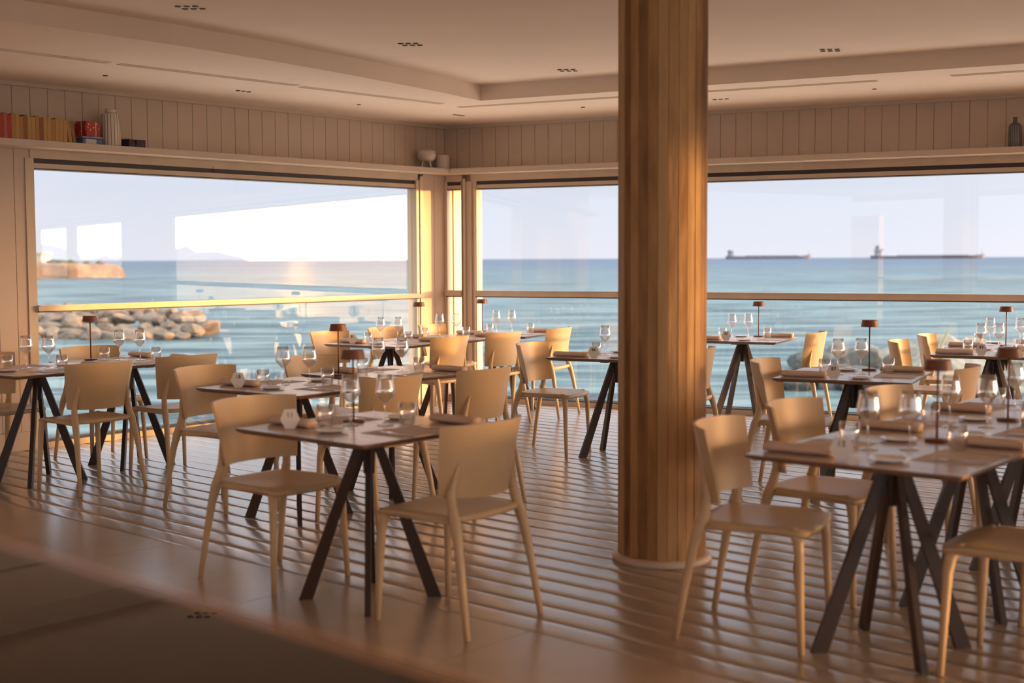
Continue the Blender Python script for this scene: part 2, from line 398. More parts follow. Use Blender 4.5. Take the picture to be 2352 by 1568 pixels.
def at(px, py, z):            # floor-plan point seen at a pixel at height z
    Y = (EYE-z)*FPX/(py-hor(px)); return Vector(((px-1176)/FPX*Y, Y))
DOTM = mat('black_downlight', (.03, .02, .018), .6)
# downlight clusters
def cluster(px, py, z, nx, ny, where, ud, first=False):
    p = at(px, py, z); t = empty('recessed_downlight', (p.x, p.y, z), math.atan2(ud.y, ud.x))
    k = {6: 'six', 3: 'three', 1: 'one'}[nx*ny]
    lab = {6: 'cluster of six small black downlight openings in the ceiling, ', 3: 'row of three tiny downlight openings in the soffit, ', 1: 'single tiny round sensor in the soffit, '}[nx*ny] + where
    tag(t, lab, 'downlight', 'downlights in the ceiling')
    for i in range(nx):
        for j in range(ny):
            bm = bmesh.new(); r = .017
            cx, cy = (i-(nx-1)/2)*.052 + (.02 if j else 0), (j-(ny-1)/2)*.075
            lathe(bm, [(.0005, -.003), (r*.8, -.003), (r, -.0035), (r*1.15, -.0005), (r*1.15, .0)], 16)
            bmesh.ops.translate(bm, verts=bm.verts[:], vec=(cx, cy, 0)); recalc(bm)
            link('lamp_opening', bm, DOTM, t)
for px, py, w in ((447, 27, 'nearest the top left corner'), (945, 109, 'left of the wooden column'), (1302, 167, 'close beside the column top'), (1897, 122, 'right of the wooden column')):
    cluster(px, py, CH2-.001, 3, 2, w, Vector((1, -.05)))
for px, py, w in ((568, 214, 'above the left window'), (1057, 268, 'at the room corner'), (1653, 232, 'just right of the column')):
    cluster(px, py, CH-.001, 3, 1, w, RU if px > 1300 else LU)
for px, py, w in ((255, 179, 'above the gift box'), (830, 244, 'above the middle of the left window'), (1340, 250, 'left of the column'), (2002, 209, 'right of the column')):
    cluster(px, py, CH-.001, 1, 1, w, LU)
GRILL = mat('diffuser_grey', (.30, .24, .21), .5)
def slot(p0, p1, where):
    a, b = at(*p0, CH), at(*p1, CH)
    m_ = (a+b)/2; d = (b-a); L = d.length
    t = empty('linear_air_diffuser', (m_.x, m_.y, CH), math.atan2(d.y, d.x))
    tag(t, 'long narrow slot diffuser in the lowered ceiling, ' + where, 'air vent', 'slot diffusers')
    bm = bmesh.new()
    for y0, y1 in ((-.038, -.026), (-.005, .005), (.026, .038)): box(bm, -L/2, L/2, y0, y1, -.005, -.0005)
    for x0 in (-L/2, L/2-.01): box(bm, x0, x0+.01, -.026, .026, -.005, -.0005)
    recalc(bm); link('frame', bm, CEIL, t)
    bm = bmesh.new(); box(bm, -L/2+.01, L/2-.01, -.026, -.005, -.0015, -.0002); box(bm, -L/2+.01, L/2-.01, .005, .026, -.0015, -.0002); recalc(bm)
    link('slot', bm, GRILL, t)
slot((-420, 66), (262, 150), 'first from the left edge')
slot((288, 153), (690, 201), 'above the ribbed vase')
slot((700, 204), (1018, 242), 'nearest the corner on the left')
slot((1057, 250), (2010, 190), 'passing behind the column')
slot((2175, 179), (2700, 145), 'at the right edge')

# ------------------------------------------------------------------ column
CX, CY, CR = .7215, 6.15, .213
t = empty('round_column', (CX, CY, 0)); tag(t, 'round column of dark vertical timber staves standing from floor to ceiling', 'column')
bm = bmesh.new(); NS = 28; rings = []
for z in (0.0, CH2):
    r_ = []
    for k in range(NS):
        rr = CR + (random.Random(k*7+1).random()-.5)*.007
        for q in (.0, .05, .95):
            a = 2*math.pi*(k+q)/NS; w_ = rr/math.cos(math.pi/NS)*.996 - (.003 if q == 0 else 0); r_.append((w_*math.cos(a), w_*math.sin(a), z))
    rings.append(r_)
loft(bm, rings); recalc(bm); link('shaft', bm, COLM, t)
bm = bmesh.new(); lathe(bm, [(CR-.005, .0), (.238, .0), (.240, .012), (.238, .026), (.228, .034), (CR-.005, .034)], 64); recalc(bm)
link('base_ring', bm, WHITE, t, smooth=True)

# ------------------------------------------------------------------ bar counter in the foreground (camera looks over it)
e0 = at(0, 1258, 1.12); e1 = at(900, 1538, 1.12); ed_ = (e1-e0).normalized(); en = Vector((-ed_.y, ed_.x))
if en.dot(-e0) < 0: en = -en
ang = math.atan2(ed_.y, ed_.x)
t = empty('bar_counter', (e0.x, e0.y, 0), ang); tag(t, 'glossy black counter in the near left foreground with a rounded orange-lit edge', 'counter')
sgn = 1 if (Matrix.Rotation(-ang, 2) @ en).y > 0 else -1
def cb(x0, x1, y0, y1, z0, z1, m, name, bv=0, seg=3):
    bm = bmesh.new(); y0, y1 = sorted((y0*sgn, y1*sgn)); box(bm, x0, x1, y0, y1, z0, z1)
    if bv: bevel(bm, bv, seg)
    recalc(bm); return link(name, bm, m, t, smooth=False)
cb(-2.6, 1.6, 0, 1.0, 1.085, 1.12, BARM, 'worktop', .004)
o_ = cb(-2.6, 1.6, -.010, -.0005, 1.086, 1.119, mat('lit_fringe_orange', (.80, .36, .14), .35), 'fringe_strip', .003, 2); o_['label'] = 'edge strip coloured orange like the sunlit rim'  # strip added; its orange colour paints the warm lit fringe of the edge
cb(-2.5, 1.5, .06, .9, 0.0, 1.085, mat('counter_panel', (.10, .05, .035), .5), 'body_panel')

# ------------------------------------------------------------------ chair
def copy_tree(o, parent=None):
    c = o.copy(); C.objects.link(c); c.parent = parent
    for ch in [x for x in o.children]: copy_tree(ch, c)
    return c
def seat_bm():
    bm = bmesh.new(); nx, ny = 18, 16
    def pt(u, v, top):
        # u,v in [-1,1]; rounded square mapping
        y = .012 + v*.222; w = .222 + .012*v
        k = (1-.10*abs(v)**4)
        x = u*w*k; y = y - .018*(abs(u)**4)*(1 if v > 0 else -1)*abs(v)
        dish = -.010*(1-u*u)*(1-v*v) - (.012*max(0, v-.6)/.4)
        z = .462 + dish - (.004 if abs(u) > .96 or abs(v) > .96 else 0)
        return (x, y, z if top else z-.020-.004*(1-abs(u)))
    top = [[bm.verts.new(pt(-1+2*i/nx, -1+2*j/ny, 1)) for j in range(ny+1)] for i in range(nx+1)]
    bot = [[bm.verts.new(pt((-1+2*i/nx)*.985, (-1+2*j/ny)*.985, 0)) for j in range(ny+1)] for i in range(nx+1)]
    for i in range(nx):
        for j in range(ny):
            bm.faces.new((top[i][j], top[i+1][j], top[i+1][j+1], top[i][j+1])); bm.faces.new((bot[i][j], bot[i][j+1], bot[i+1][j+1], bot[i+1][j]))
    for i in range(nx):
        bm.faces.new((top[i][0], bot[i][0], bot[i+1][0], top[i+1][0])); bm.faces.new((top[i][ny], top[i+1][ny], bot[i+1][ny], bot[i][ny]))
    for j in range(ny):
        bm.faces.new((top[0][j], top[0][j+1], bot[0][j+1], bot[0][j])); bm.faces.new((top[nx][j], bot[nx][j], bot[nx][j+1], top[nx][j+1]))
    recalc(bm); return bm
def back_bm():
    bm = bmesh.new(); nu, nv = 20, 8
    Z0, Z1 = .528, .812
    def pt(u, v, off):
        w = .205 + .040*v; z = Z0 + (Z1-Z0)*v + .006*(1-u*u)*(v*2-1)
        cy = -.205 - .035*v - .010*v*v
        x = w*math.sin(u*1.15)/math.sin(1.15); y = cy + .105*(1-math.cos(u*1.15))/(1-math.cos(1.15))
        nx_ = math.sin(u*.95); ny_ = -math.cos(u*.95)
        return (x + nx_*off, y + ny_*off, z)
    g = [[[bm.verts.new(pt(-1+2*i/nu, j/nv, off)) for j in range(nv+1)] for i in range(nu+1)] for off in (0, .011)]
    for i in range(nu):
        for j in range(nv):
            for s in (0, 1):
                bm.faces.new((g[s][i][j], g[s][i+1][j], g[s][i+1][j+1], g[s][i][j+1]))
    for i in range(nu):
        for j in (0, nv): bm.faces.new((g[0][i][j], g[0][i+1][j], g[1][i+1][j], g[1][i][j]))
    for j in range(nv):
        for i in (0, nu): bm.faces.new((g[0][i][j], g[0][i][j+1], g[1][i][j+1], g[1][i][j]))
    recalc(bm); return bm
def leg_front(s):
    bm = bmesh.new()
    tube(bm, [(s*.222, .212, 0), (s*.214, .203, .20), (s*.207, .197, .36), (s*.200, .190, .415), (s*.185, .172, .446), (s*.165, .150, .452)],
         [.0125, .0150, .0180, .0215, .018, .006], 10, ell=[.0125, .0150, .0180, .023, .030, .02])
    recalc(bm); return bm
def leg_rear(s):
    bm = bmesh.new()
    tube(bm, [(s*.238, -.268, 0), (s*.226, -.235, .20), (s*.214, -.205, .36), (s*.207, -.186, .43), (s*.200, -.166, .49), (s*.193, -.156, .545), (s*.184, -.167, .60), (s*.174, -.182, .668)],
         [.0125, .0155, .0195, .0250, .0220, .0180, .012, .003], 10, ell=[.0125, .015, .019, .022, .018, .018, .014, .006])
    recalc(bm); return bm
def rail_bm(s):
    bm = bmesh.new()
    tube(bm, [(s*.203, -.19, .437), (s*.212, -.05, .440), (s*.212, .10, .440), (s*.203, .185, .436)], [.012, .010, .010, .012], 8, ell=[.011, .008, .008, .011])
    recalc(bm); return bm
def make_chair():
    t = empty('dining_chair')
    link('seat', seat_bm(), CHAIR, t, smooth=True)
    o = link('backrest', back_bm(), CHAIR, t, smooth=True)
    m = o.modifiers.new('edge', 'EDGE_SPLIT'); m.split_angle = math.radians(50)
    for s in (-1, 1):
        link('leg', leg_front(s), CHAIR, t, smooth=True); link('leg', leg_rear(s), CHAIR, t, smooth=True)
        link('side_rail', rail_bm(s), CHAIR, t, smooth=True)
    return t
CH0 = make_chair(); used = [False]
def chair(x, y, az, label):
    t = CH0 if not used[0] else copy_tree(CH0)
    used[0] = True
    t.location = (x, y, 0.001); t.rotation_euler = (0, 0, -math.radians(az))
    tag(t, label, 'chair', 'cream dining chairs'); return t
CHAIRS = [
 (-1.065, 5.787, 128, 'cream chair left of the front table, left of the column'),
 (-.245, 5.15, -53, 'cream chair with its back to the camera, right of the front table'),
 (-3.50, 8.72, 122, 'cream chair cut off by the left edge of the photo'),
 (-2.72, 8.17, -52, 'cream chair with back to the camera at the leftmost table'),
 (-2.31, 8.75, -50, 'cream chair right of the table by the left window'),
 (-3.01, 9.39, 131, 'cream chair against the left window, behind the table with the lamp'),
 (-1.70, 7.56, 122, 'cream chair left of the table whose sign reads ten'),
 (-.78, 7.08, -53, 'cream chair right of the sign-ten table, directly behind the front table'),
 (-1.21, 8.38, 128, 'cream chair behind the pair of wine glasses of the sign-ten table'),
 (-.285, 7.59, -53, 'cream chair with back to camera left of the column, middle row'),
 (-1.49, 11.28, 125, 'cream chair left of the table whose sign reads zero one'),
 (-.64, 10.68, -55, 'cream chair right of the sign zero-one table, with its back to the camera'),
 (-1.06, 11.93, 125, 'cream chair facing the room beside the left window frame'),
 (-.196, 11.27, -53, 'cream chair with back to camera at the joined corner table'),
 (-.63, 12.36, 116, 'cream chair tucked into the room corner under the window post'),
 (.287, 11.94, -64, 'cream chair by the far window, right end of the corner tables'),
 (.30, 9.60, 116, 'cream chair seen from the side left of the table whose sign reads zero six'),
 (1.196, 9.20, -64, 'cream chair half hidden by the right side of the column'),
 (2.45, 11.07, -64, 'sunlit cream chair right of the table whose sign reads zero two'),
 (1.74, 7.92, 116, 'cream chair left of the table whose sign reads zero seven'),
 (2.49, 7.55, -64, 'cream chair right of the table whose sign reads zero seven'),
 (3.12, 9.72, 116, 'cream chair left of the table whose sign reads zero three'),
 (3.58, 10.47, 116, 'cream chair by the right window, left of the table past sign zero three'),
 (.964, 4.905, 117, 'large cream chair beside the column base, nearest on the right'),
 (1.38, 5.55, 128, 'cream chair behind the nearest right chair, at the middle table'),
 (1.97, 6.12, 128, 'cream chair left of the last table of the right row'),
 (1.785, 4.43, -53, 'cream chair at the lower right corner, only seat and legs in view'),
 (2.30, 5.02, -53, 'cream chair at the right edge, opposite side of the middle table'),
]
for c in CHAIRS: chair(*c)

# ------------------------------------------------------------------ tables
TH = .74
def table_top():
    bm = bmesh.new(); h = .4
    def ring(s, z, r=.012):
        out = []
        for cx, cy, a0 in ((s-r, s-r, 0), (-s+r, s-r, 90), (-s+r, -s+r, 180), (s-r, -s+r, 270)):
            for k in range(4):
                a = math.radians(a0 + k*30); out.append((cx+r*math.cos(a), cy+r*math.sin(a), z))
        return out
    rv = loft(bm, [ring(h-.022, TH-.022), ring(h-.002, TH-.010), ring(h, TH-.003), ring(h-.0015, TH)])
    recalc(bm)
    for f in bm.faces: f.material_index = 1 if abs(f.normal.z) < .85 or f.normal.z < 0 else 0
    return bm
def tleg(k):
    bm = bmesh.new(); a = math.radians(45+90*k); u = Vector((math.cos(a), math.sin(a), 0)); w = Vector((-math.sin(a), math.cos(a), 0))
    P0, P1 = .275, .018; hw, th = .030, .0125
    def q(r, z, s, t_): v = u*(r+s) + w*t_; return (v.x, v.y, z)
    pts = [q(P0, 0, -hw, -th), q(P0, 0, hw, -th), q(P0, 0, hw, th), q(P0, 0, -hw, th),
           q(P1, TH-.05, -hw*.3, -th), q(P1, TH-.05, hw*1.1, -th), q(P1, TH-.05, hw*1.1, th), q(P1, TH-.05, -hw*.3, th)]
    hexa(bm, pts); recalc(bm); return bm
def make_table():
    t = empty('square_table')
    link('tabletop', table_top(), [TOPM, EDGE], t)
    bm = bmesh.new(); box(bm, -.26, .26, -.03, .03, TH-.036, TH-.0222); box(bm, -.03, .03, -.26, -.031, TH-.036, TH-.0222); box(bm, -.03, .03, .031, .26, TH-.036, TH-.0222); recalc(bm)
    link('under_frame', bm, LEGM, t)
    bm = bmesh.new(); lathe(bm, [(.001, TH-.20), (.024, TH-.20), (.030, TH-.06), (.055, TH-.037), (.001, TH-.037)], 16); recalc(bm)
    link('hub', bm, LEGM, t)
    for k in range(4): link('leg', tleg(k), LEGM, t)
    return t
TB0 = make_table(); tused = [False]
# --- tableware prototypes
def make_wine():
    t = empty('wine_glass')
    bm = bmesh.new()
    out = [(.0005, 0), (.037, 0), (.0375, .0015), (.020, .004), (.006, .010), (.0036, .022), (.0034, .085), (.006, .094)]
    lathe(bm, out, 24); recalc(bm); link('stem', bm, TGLASS, t, smooth=True)
    bm = bmesh.new()
    prof = [(.006, .0941), (.016, .102), (.0415, .133), (.0435, .140), (.0415, .155), (.036, .190), (.0325, .216), (.0315, .2165), (.0350, .190), (.0403, .155), (.0423, .141), (.0403, .135), (.015, .1045), (.001, .098)]
    lathe(bm, prof, 32); recalc(bm); link('bowl', bm, TGLASS, t, smooth=True)
    return t
def make_tumbler():
    bm = bmesh.new()
    lathe(bm, [(.0005, 0), (.030, 0), (.033, .003), (.0375, .045), (.0365, .088), (.0350, .088), (.0358, .045), (.031, .010), (.0005, .009)], 28); recalc(bm)
    return link('water_tumbler', bm, TGLASS, smooth=True)
def make_plate():
    bm = bmesh.new()
    lathe(bm, [(.0005, .0), (.045, .0), (.050, .003), (.070, .008), (.072, .010), (.070, .0115), (.052, .007), (.046, .0045), (.0005, .004)], 40); recalc(bm)
    return link('side_plate', bm, PORC, smooth=True)
def make_lamp():
    t = empty('table_lamp')
    bm = bmesh.new(); lathe(bm, [(.0005, 0), (.046, 0), (.047, .002), (.045, .008), (.008, .010), (.0005, .010)], 32); recalc(bm); link('base', bm, LAMPM, t, smooth=True)
    bm = bmesh.new(); tube(bm, [(0, 0, .0095), (0, 0, .15), (0, 0, .285)], [.0042]*3, 10); recalc(bm); link('pole', bm, LAMPM, t, smooth=True)
    bm = bmesh.new(); lathe(bm, [(.004, .286), (.046, .283), (.053, .274), (.0545, .274), (.047, .3125), (.045, .316), (.0005, .317)], 36); recalc(bm)
    link('lamp_shade', bm, LAMPM, t)
    return t
def make_fork():
    bm = bmesh.new()
    box(bm, -.100, .030, -.0030, .0030, 0, .002); box(bm, .030, .060, -.009, .009, .0004, .0024)
    for k in range(4): box(bm, .060, .100, -.009+k*.0053, -.006+k*.0053, .0006, .0024)
    recalc(bm); return link('fork', bm, STEEL)
def make_knife():
    bm = bmesh.new()
    pts = [(-.108, -.005), (.0, -.0045), (.005, -.008), (.085, -.009), (.112, .004), (.0, .005), (-.108, .006)]
    lo = [bm.verts.new((x, y, 0)) for x, y in pts]; hi = [bm.verts.new((x, y, .0025)) for x, y in pts]
    bm.faces.new(lo[::-1]); bm.faces.new(hi)
    for k in range(len(pts)): bm.faces.new((lo[k], lo[(k+1) % len(pts)], hi[(k+1) % len(pts)], hi[k]))
    recalc(bm); return link('table_knife', bm, STEEL)
def make_napkin():
    bm = bmesh.new(); n = 18; rings = []
    for i in range(9):
        x = -.13 + .26*i/8; w = 1 + .05*math.sin(i*1.7)
        r_ = []
        for k in range(n):
            a = 2*math.pi*k/n; sp = 1 + .05*math.cos(2*a+.4)
            r_.append((x + .004*math.sin(a), .029*w*sp*math.cos(a), .0185 + .0185*w*math.sin(a)))
        rings.append(r_)
    loft(bm, rings); 
    box(bm, -.128, .128, .012, .044, .0002, .005)
    recalc(bm); return link('rolled_napkin', bm, NAPK, smooth=True)
def make_mat():
    bm = bmesh.new(); box(bm, -.12, .12, -.17, .17, 0, .0008); recalc(bm); return link('placemat', bm, MATP)
def make_card():
    bm = bmesh.new(); pts = [(-.020, 0), (.020, 0), (.041, .040), (.023, .082), (-.023, .082), (-.041, .040)]
    f = [bm.verts.new((x, -.004, z)) for x, z in pts]; b = [bm.verts.new((x, .004, z)) for x, z in pts]
    bm.faces.new(f); bm.faces.new(b[::-1])
    for k in range(6): bm.faces.new((f[k], f[(k+1) % 6], b[(k+1) % 6], b[k]))
    recalc(bm); return link('number_sign', bm, CARD)
def text_mesh(s, size):
    cu = bpy.data.curves.new('txt', 'FONT'); cu.body = s; cu.size = size; cu.align_x = 'CENTER'; cu.extrude = .0003
    to = bpy.data.objects.new('txt', cu); C.objects.link(to)
    bpy.context.view_layer.update()
    me = bpy.data.meshes.new_from_object(to.evaluated_get(bpy.context.evaluated_depsgraph_get()))
    bpy.data.objects.remove(to); me.materials.clear(); me.materials.append(INK); me.name = 'number_text'
    return me
PROTO = dict(wine=make_wine(), tumbler=make_tumbler(), plate=make_plate(), lamp=make_lamp(), fork=make_fork(), knife=make_knife(), napkin=make_napkin(), mat=make_mat(), card=make_card())
first = {k: True for k in PROTO}
NAMEX = dict(wine=('stemmed wine glass', 'wine glass', 'stemmed wine glasses'), tumbler=('clear water tumbler', 'glass', 'water tumblers'), plate=('small white rimmed plate', 'plate', 'small side plates'),
             lamp=('rust-brown cordless lamp with flat round shade', 'lamp', 'table lamps'), fork=('steel fork', 'fork', 'forks on the placemats'), knife=('steel table knife', 'knife', 'knives on the placemats'),
             napkin=('beige rolled cloth napkin', 'napkin', 'rolled napkins'), mat=('pale paper placemat', 'placemat', 'paper placemats'), card=('small hexagonal sign', 'sign', 'hexagonal number signs'))
def put(kind, x, y, rz, label, z=TH+.0018):
    p = PROTO[kind]
    o = p if first[kind] else copy_tree(p)
    first[kind] = False
    o.location = (x, y, z); o.rotation_euler = (0, 0, rz)
    n, cat, grp = NAMEX[kind]; tag(o, label, cat, grp); return o
RIGHT = dict(wine=[(-.09, -.02), (.03, .07)], tumbler=[(-.188, .03), (.164, .205)], plate=[(.085, -.245), (-.09, .27)], lamp=(.03, .335),
             card=(-.05, -.335), napkin=[(-.245, -.27), (.24, .30)], mat=[(-.25, -.02), (.25, .0)], fork=[(-.28, .10), (.28, -.10)], knife=[(-.28, -.13), (.28, .12)])
LEFT = dict(RIGHT, tumbler=[(-.17, -.09), (.06, .18)], lamp=(-.16, .06), card=(-.19, -.27), napkin=[(-.26, -.195), (.23, .29)], plate=[(.02, -.22), (-.09, .27)],
            mat=[(-.25, .04), (.25, .0)], fork=[(-.28, .14), (.28, -.10)], knife=[(-.28, -.11), (.28, .12)])
CARDPOS = {'10': 'left middle table', '01': 'table by the left window post', '06': 'table left of the column', '02': 'far table right of the column', '07': 'table right of the column', '03': 'table near the right edge'}
def table(x, y, aAz, tmpl, desc, tdesc, num=None, **ov):
    """aAz: compass bearing of the a axis (toward the right-hand chair)"""
    t = TB0 if not tused[0] else copy_tree(TB0); tused[0] = True
    th = math.radians(90-aAz); t.location = (x, y, 0.001); t.rotation_euler = (0, 0, th)
    tag(t, tdesc, 'table', 'square dining tables')
    T = dict(tmpl); T.update(ov)
    rnd = random.Random(int(x*100)+int(y*10))
    def P(q, jit=.006):
        a, b = q[0]+rnd.uniform(-jit, jit), q[1]+rnd.uniform(-jit, jit)
        return x + a*math.cos(th) - b*math.sin(th), y + a*math.sin(th) + b*math.cos(th)
    side = ('left', 'right')
    for i in range(2):
        px, py = P(T['mat'][i]); put('mat', px, py, th, 'pale paper placemat, %s place of the %s' % (side[i], desc), TH+.0014)
        px, py = P(T['wine'][i], .002); put('wine', px, py, rnd.random(), 'stemmed wine glass, %s of the pair on the %s' % (side[i], desc), TH+.003)
        px, py = P(T['tumbler'][i]); put('tumbler', px, py, rnd.random(), 'clear water tumbler, %s one on the %s' % (side[i], desc), TH+.003)
        if T.get('plate'):
            px, py = P(T['plate'][i]); put('plate', px, py, 0, 'small white rimmed plate, %s one on the %s' % (('nearer', 'farther')[i], desc), TH+.003)
        px, py = P(T['napkin'][i]); put('napkin', px, py, th+rnd.uniform(-.06, .06), 'beige rolled napkin, %s end of the %s' % (side[i], desc), TH+.003)
        px, py = P(T['fork'][i]); put('fork', px, py, th+(0 if i == 0 else math.pi)+rnd.uniform(-.08, .08), 'steel fork, %s place of the %s' % (side[i], desc), TH+.003)
        px, py = P(T['knife'][i]); put('knife', px, py, th+(0 if i == 0 else math.pi)+rnd.uniform(-.08, .08), 'steel knife, %s place of the %s' % (side[i], desc), TH+.003)
    if T.get('lamp'):
        px, py = P(T['lamp'], 0); put('lamp', px, py, 0, 'rust-brown lamp with flat round shade on the %s' % desc, TH+.003)
    if num:
        px, py = P(T['card'], 0); o = put('card', px, py, -math.atan2(px, py)*1.0, 'hexagonal sign printed %s on the %s' % ({'11': 'one one', '12': 'one two', '10': 'ten', '01': 'zero one', '06': 'zero six', '02': 'zero two', '07': 'zero seven', '03': 'zero three'}[num], desc.split(' whose')[0] if ' whose' not in desc else CARDPOS[num]), TH+.003)
        me = text_mesh(num, .030); q = bpy.data.objects.new('number_text', me); C.objects.link(q); q.parent = o
        q.location = (0, -.0046, .050); q.rotation_euler = (math.pi/2, 0, 0)
table(-.613, 5.44, 131, LEFT, 'front table left of the column', 'nearest square table left of the column, with a rust-brown lamp', '11')
table(-3.13, 8.43, 127, LEFT, 'leftmost table', 'square table cut by the left edge of the photo', '12', lamp=None, tumbler=[(-.19, -.10), (.10, .12)])
table(-2.72, 9.10, 131, LEFT, 'table by the left window', 'square table by the left window, second from the left edge', None, lamp=(-.27, -.14), napkin=[(-.24, .25), (.23, .29)], mat=[(-.25, .02), (.25, 0)], plate=None, fork=[(-.28, .14), (.28, -.1)], knife=[(-.28, .06), (.28, .12)])
table(-1.215, 7.235, 125, LEFT, 'table whose sign reads ten', 'square table whose hexagonal sign reads ten, left middle', '10', lamp=None)
table(-.76, 8.03, 131, LEFT, 'table behind the front table', 'square table behind the sign-ten table, left of the column', None, lamp=(-.10, -.345), plate=None)
table(-1.04, 10.95, 123, LEFT, 'table whose sign reads zero one', 'square table whose hexagonal sign reads zero one by the left window', '01', lamp=None)
table(-.57, 11.62, 123, LEFT, 'table joined to the sign zero-one table', 'square table between the sign zero-one table and the room corner', None, lamp=(-.34, .0), plate=None, mat=[(-.25, .04), (.25, 0)], tumbler=[(-.20, -.10), (.06, .18)])
table(-.06, 12.24, 116, RIGHT, 'table in the window corner', 'square table in the corner between both windows', None, lamp=(-.355, .20), plate=None)
table(.773, 9.41, 116, RIGHT, 'table whose sign reads zero six', 'square table whose hexagonal sign reads zero six, half behind the column', '06', lamp=None)
table(2.03, 11.28, 116, RIGHT, 'table whose sign reads zero two', 'square table whose hexagonal sign reads zero two by the far window', '02', lamp=(.05, .34))
table(2.07, 7.755, 116, RIGHT, 'table whose sign reads zero seven', 'square table whose hexagonal sign reads zero seven right of the column', '07')
table(3.57, 9.50, 116, RIGHT, 'table whose sign reads zero three', 'square table whose hexagonal sign reads zero three near the right edge', '03', lamp=None)
table(3.93, 10.26, 116, RIGHT, 'table past the sign zero-three table', 'square table joined to the sign zero-three table, window side', None, lamp=(.03, -.09), card=(0, 0), wine=[(-.10, .03), (.12, .10)])
table(1.399, 4.674, 129.5, RIGHT, 'nearest table on the right', 'nearest square table on the right, close to the camera', '12')
table(1.912, 5.295, 129.5, RIGHT, 'middle table of the right row', 'middle square table of the right-hand row of three', None)
table(2.425, 5.916, 129.5, RIGHT, 'last table of the right row', 'farthest square table of the right-hand row, cut by the frame', None)

# ------------------------------------------------------------------ shelf objects
def on_shelf(px, fr='L', d=.12):
    base, u, n = (L0, LU, LN) if fr == 'L' else (R0, RU, RN)
    o = base + n*d; k = (px-1176)/FPX          # X = k Y
    t_ = (k*o.y - o.x)/(u.x - k*u.y); p = o + u*t_; return p
SZ = 2.3505
def shelf_ang(fr): u = LU if fr == 'L' else RU; return math.atan2(u.y, u.x)
BC = {'red': mat('red_cloth_cover', (.42, .05, .03), .6), 'pink': mat('faded_red_cover', (.45, .12, .09), .6), 'ochre': mat('ochre_cover', (.42, .22, .07), .65), 'tan': mat('tan_cover', (.50, .28, .10), .65), 'brown': mat('brown_cover', (.28, .12, .05), .65)}
PAGE = mat('page_paper', (.62, .52, .38), .9)
def book(px0, px1, h, colname, label, lean=0):
    p = on_shelf((px0+px1)/2, 'L', .16); w = (px1-px0)/FPX*p.y/math.cos(0)/ .92 * .97
    t = empty('hardback_book', (p.x, p.y, SZ), shelf_ang('L')); tag(t, label, 'book', 'books on the left shelf')
    bm = bmesh.new()
    box(bm, -w/2, -w/2+.002, -.07, .06, 0, h); box(bm, w/2-.002, w/2, -.07, .06, 0, h); box(bm, -w/2, w/2, -.073, -.070, 0, h)
    recalc(bm); link('cover', bm, BC[colname], t)
    bm = bmesh.new(); box(bm, -w/2+.002, w/2-.002, -.0698, .055, .003, h-.003); recalc(bm); link('pages', bm, PAGE, t)
    if lean: t.rotation_euler = (0, lean, shelf_ang('L')); t.location.z = SZ + abs(math.sin(lean))*w/2
cols = [('red', 'red'), ('pink', 'faded red'), ('red', 'red'), ('ochre', 'ochre'), ('tan', 'tan'), ('ochre', 'ochre'), ('brown', 'brown'), ('tan', 'tan'), ('tan', 'tan'), ('ochre', 'ochre'), ('brown', 'brown'), ('tan', 'tan'), ('tan', 'tan'), ('ochre', 'ochre'), ('tan', 'tan'), ('tan', 'tan'), ('tan', 'tan')]
ordn = ['first', 'second', 'third', 'fourth', 'fifth', 'sixth', 'seventh', 'eighth', 'ninth', 'tenth', 'eleventh', 'twelfth', 'thirteenth', 'fourteenth', 'fifteenth', 'sixteenth', 'seventeenth']
for i, (cn, cl) in enumerate(cols):
    a = 1 + i*9.05; book(a, a+8.6, .180 + .008*math.sin(i*2.3) - (.006 if i > 4 else 0), cn, '%s book upright on the left shelf, %s from the photo edge' % (cl, ordn[i]))
book(157.5, 165.5, .165, 'ochre', 'ochre book leaning left at the end of the shelf row', -.12)
book(167.5, 175, .165, 'brown', 'brown book leaning most, last before the gift box', -.20)
# tins and boxes
def dotted(name, base, dot, scale):
    m = mat(name, base, .5); t_ = m.node_tree; b = t_.nodes['Principled BSDF']; co = N(t_, 'ShaderNodeTexCoord')
    v = N(t_, 'ShaderNodeTexVoronoi'); t_.links.new(co.outputs['Object'], v.inputs['Vector']); v.inputs['Scale'].default_value = scale
    r = N(t_, 'ShaderNodeValToRGB'); r.color_ramp.interpolation = 'CONSTANT'; r.color_ramp.elements[0].color = (*dot, 1); r.color_ramp.elements[1].position = .22; r.color_ramp.elements[1].color = (*base, 1)
    t_.links.new(v.outputs['Distance'], r.inputs[0]); t_.links.new(r.outputs[0], b.inputs['Base Color']); return m
p = on_shelf(212, 'L', .13)
t = empty('round_tin', (p.x, p.y, SZ), shelf_ang('L')); tag(t, 'blue lidded tin with a pale label under the red gift box', 'tin')
bm = bmesh.new(); box(bm, -.085, .085, -.07, .07, 0, .045); bevel(bm, .008); recalc(bm); link('body', bm, mat('blue_tin', (.10, .16, .32), .4), t)
bm = bmesh.new(); box(bm, -.090, .090, -.075, .075, .0455, .060); bevel(bm, .004); recalc(bm); link('lid', bm, mat('pale_blue_lid', (.20, .26, .42), .4), t)
bm = bmesh.new(); box(bm, -.06, .03, -.0715, -.0702, .004, .040); recalc(bm); link('paper_label', bm, mat('cream_label', (.62, .58, .52), .7), t)
t = empty('gift_box', (p.x, p.y, SZ+.061), shelf_ang('L')+.25); tag(t, 'red gift box with white specks, stacked on the blue tin', 'box')
bm = bmesh.new(); box(bm, -.072, .072, -.060, .060, 0, .118); bevel(bm, .002, 1); recalc(bm); link('carton', bm, dotted('speckled_red_paper', (.42, .03, .02), (.7, .5, .4), 34), t)
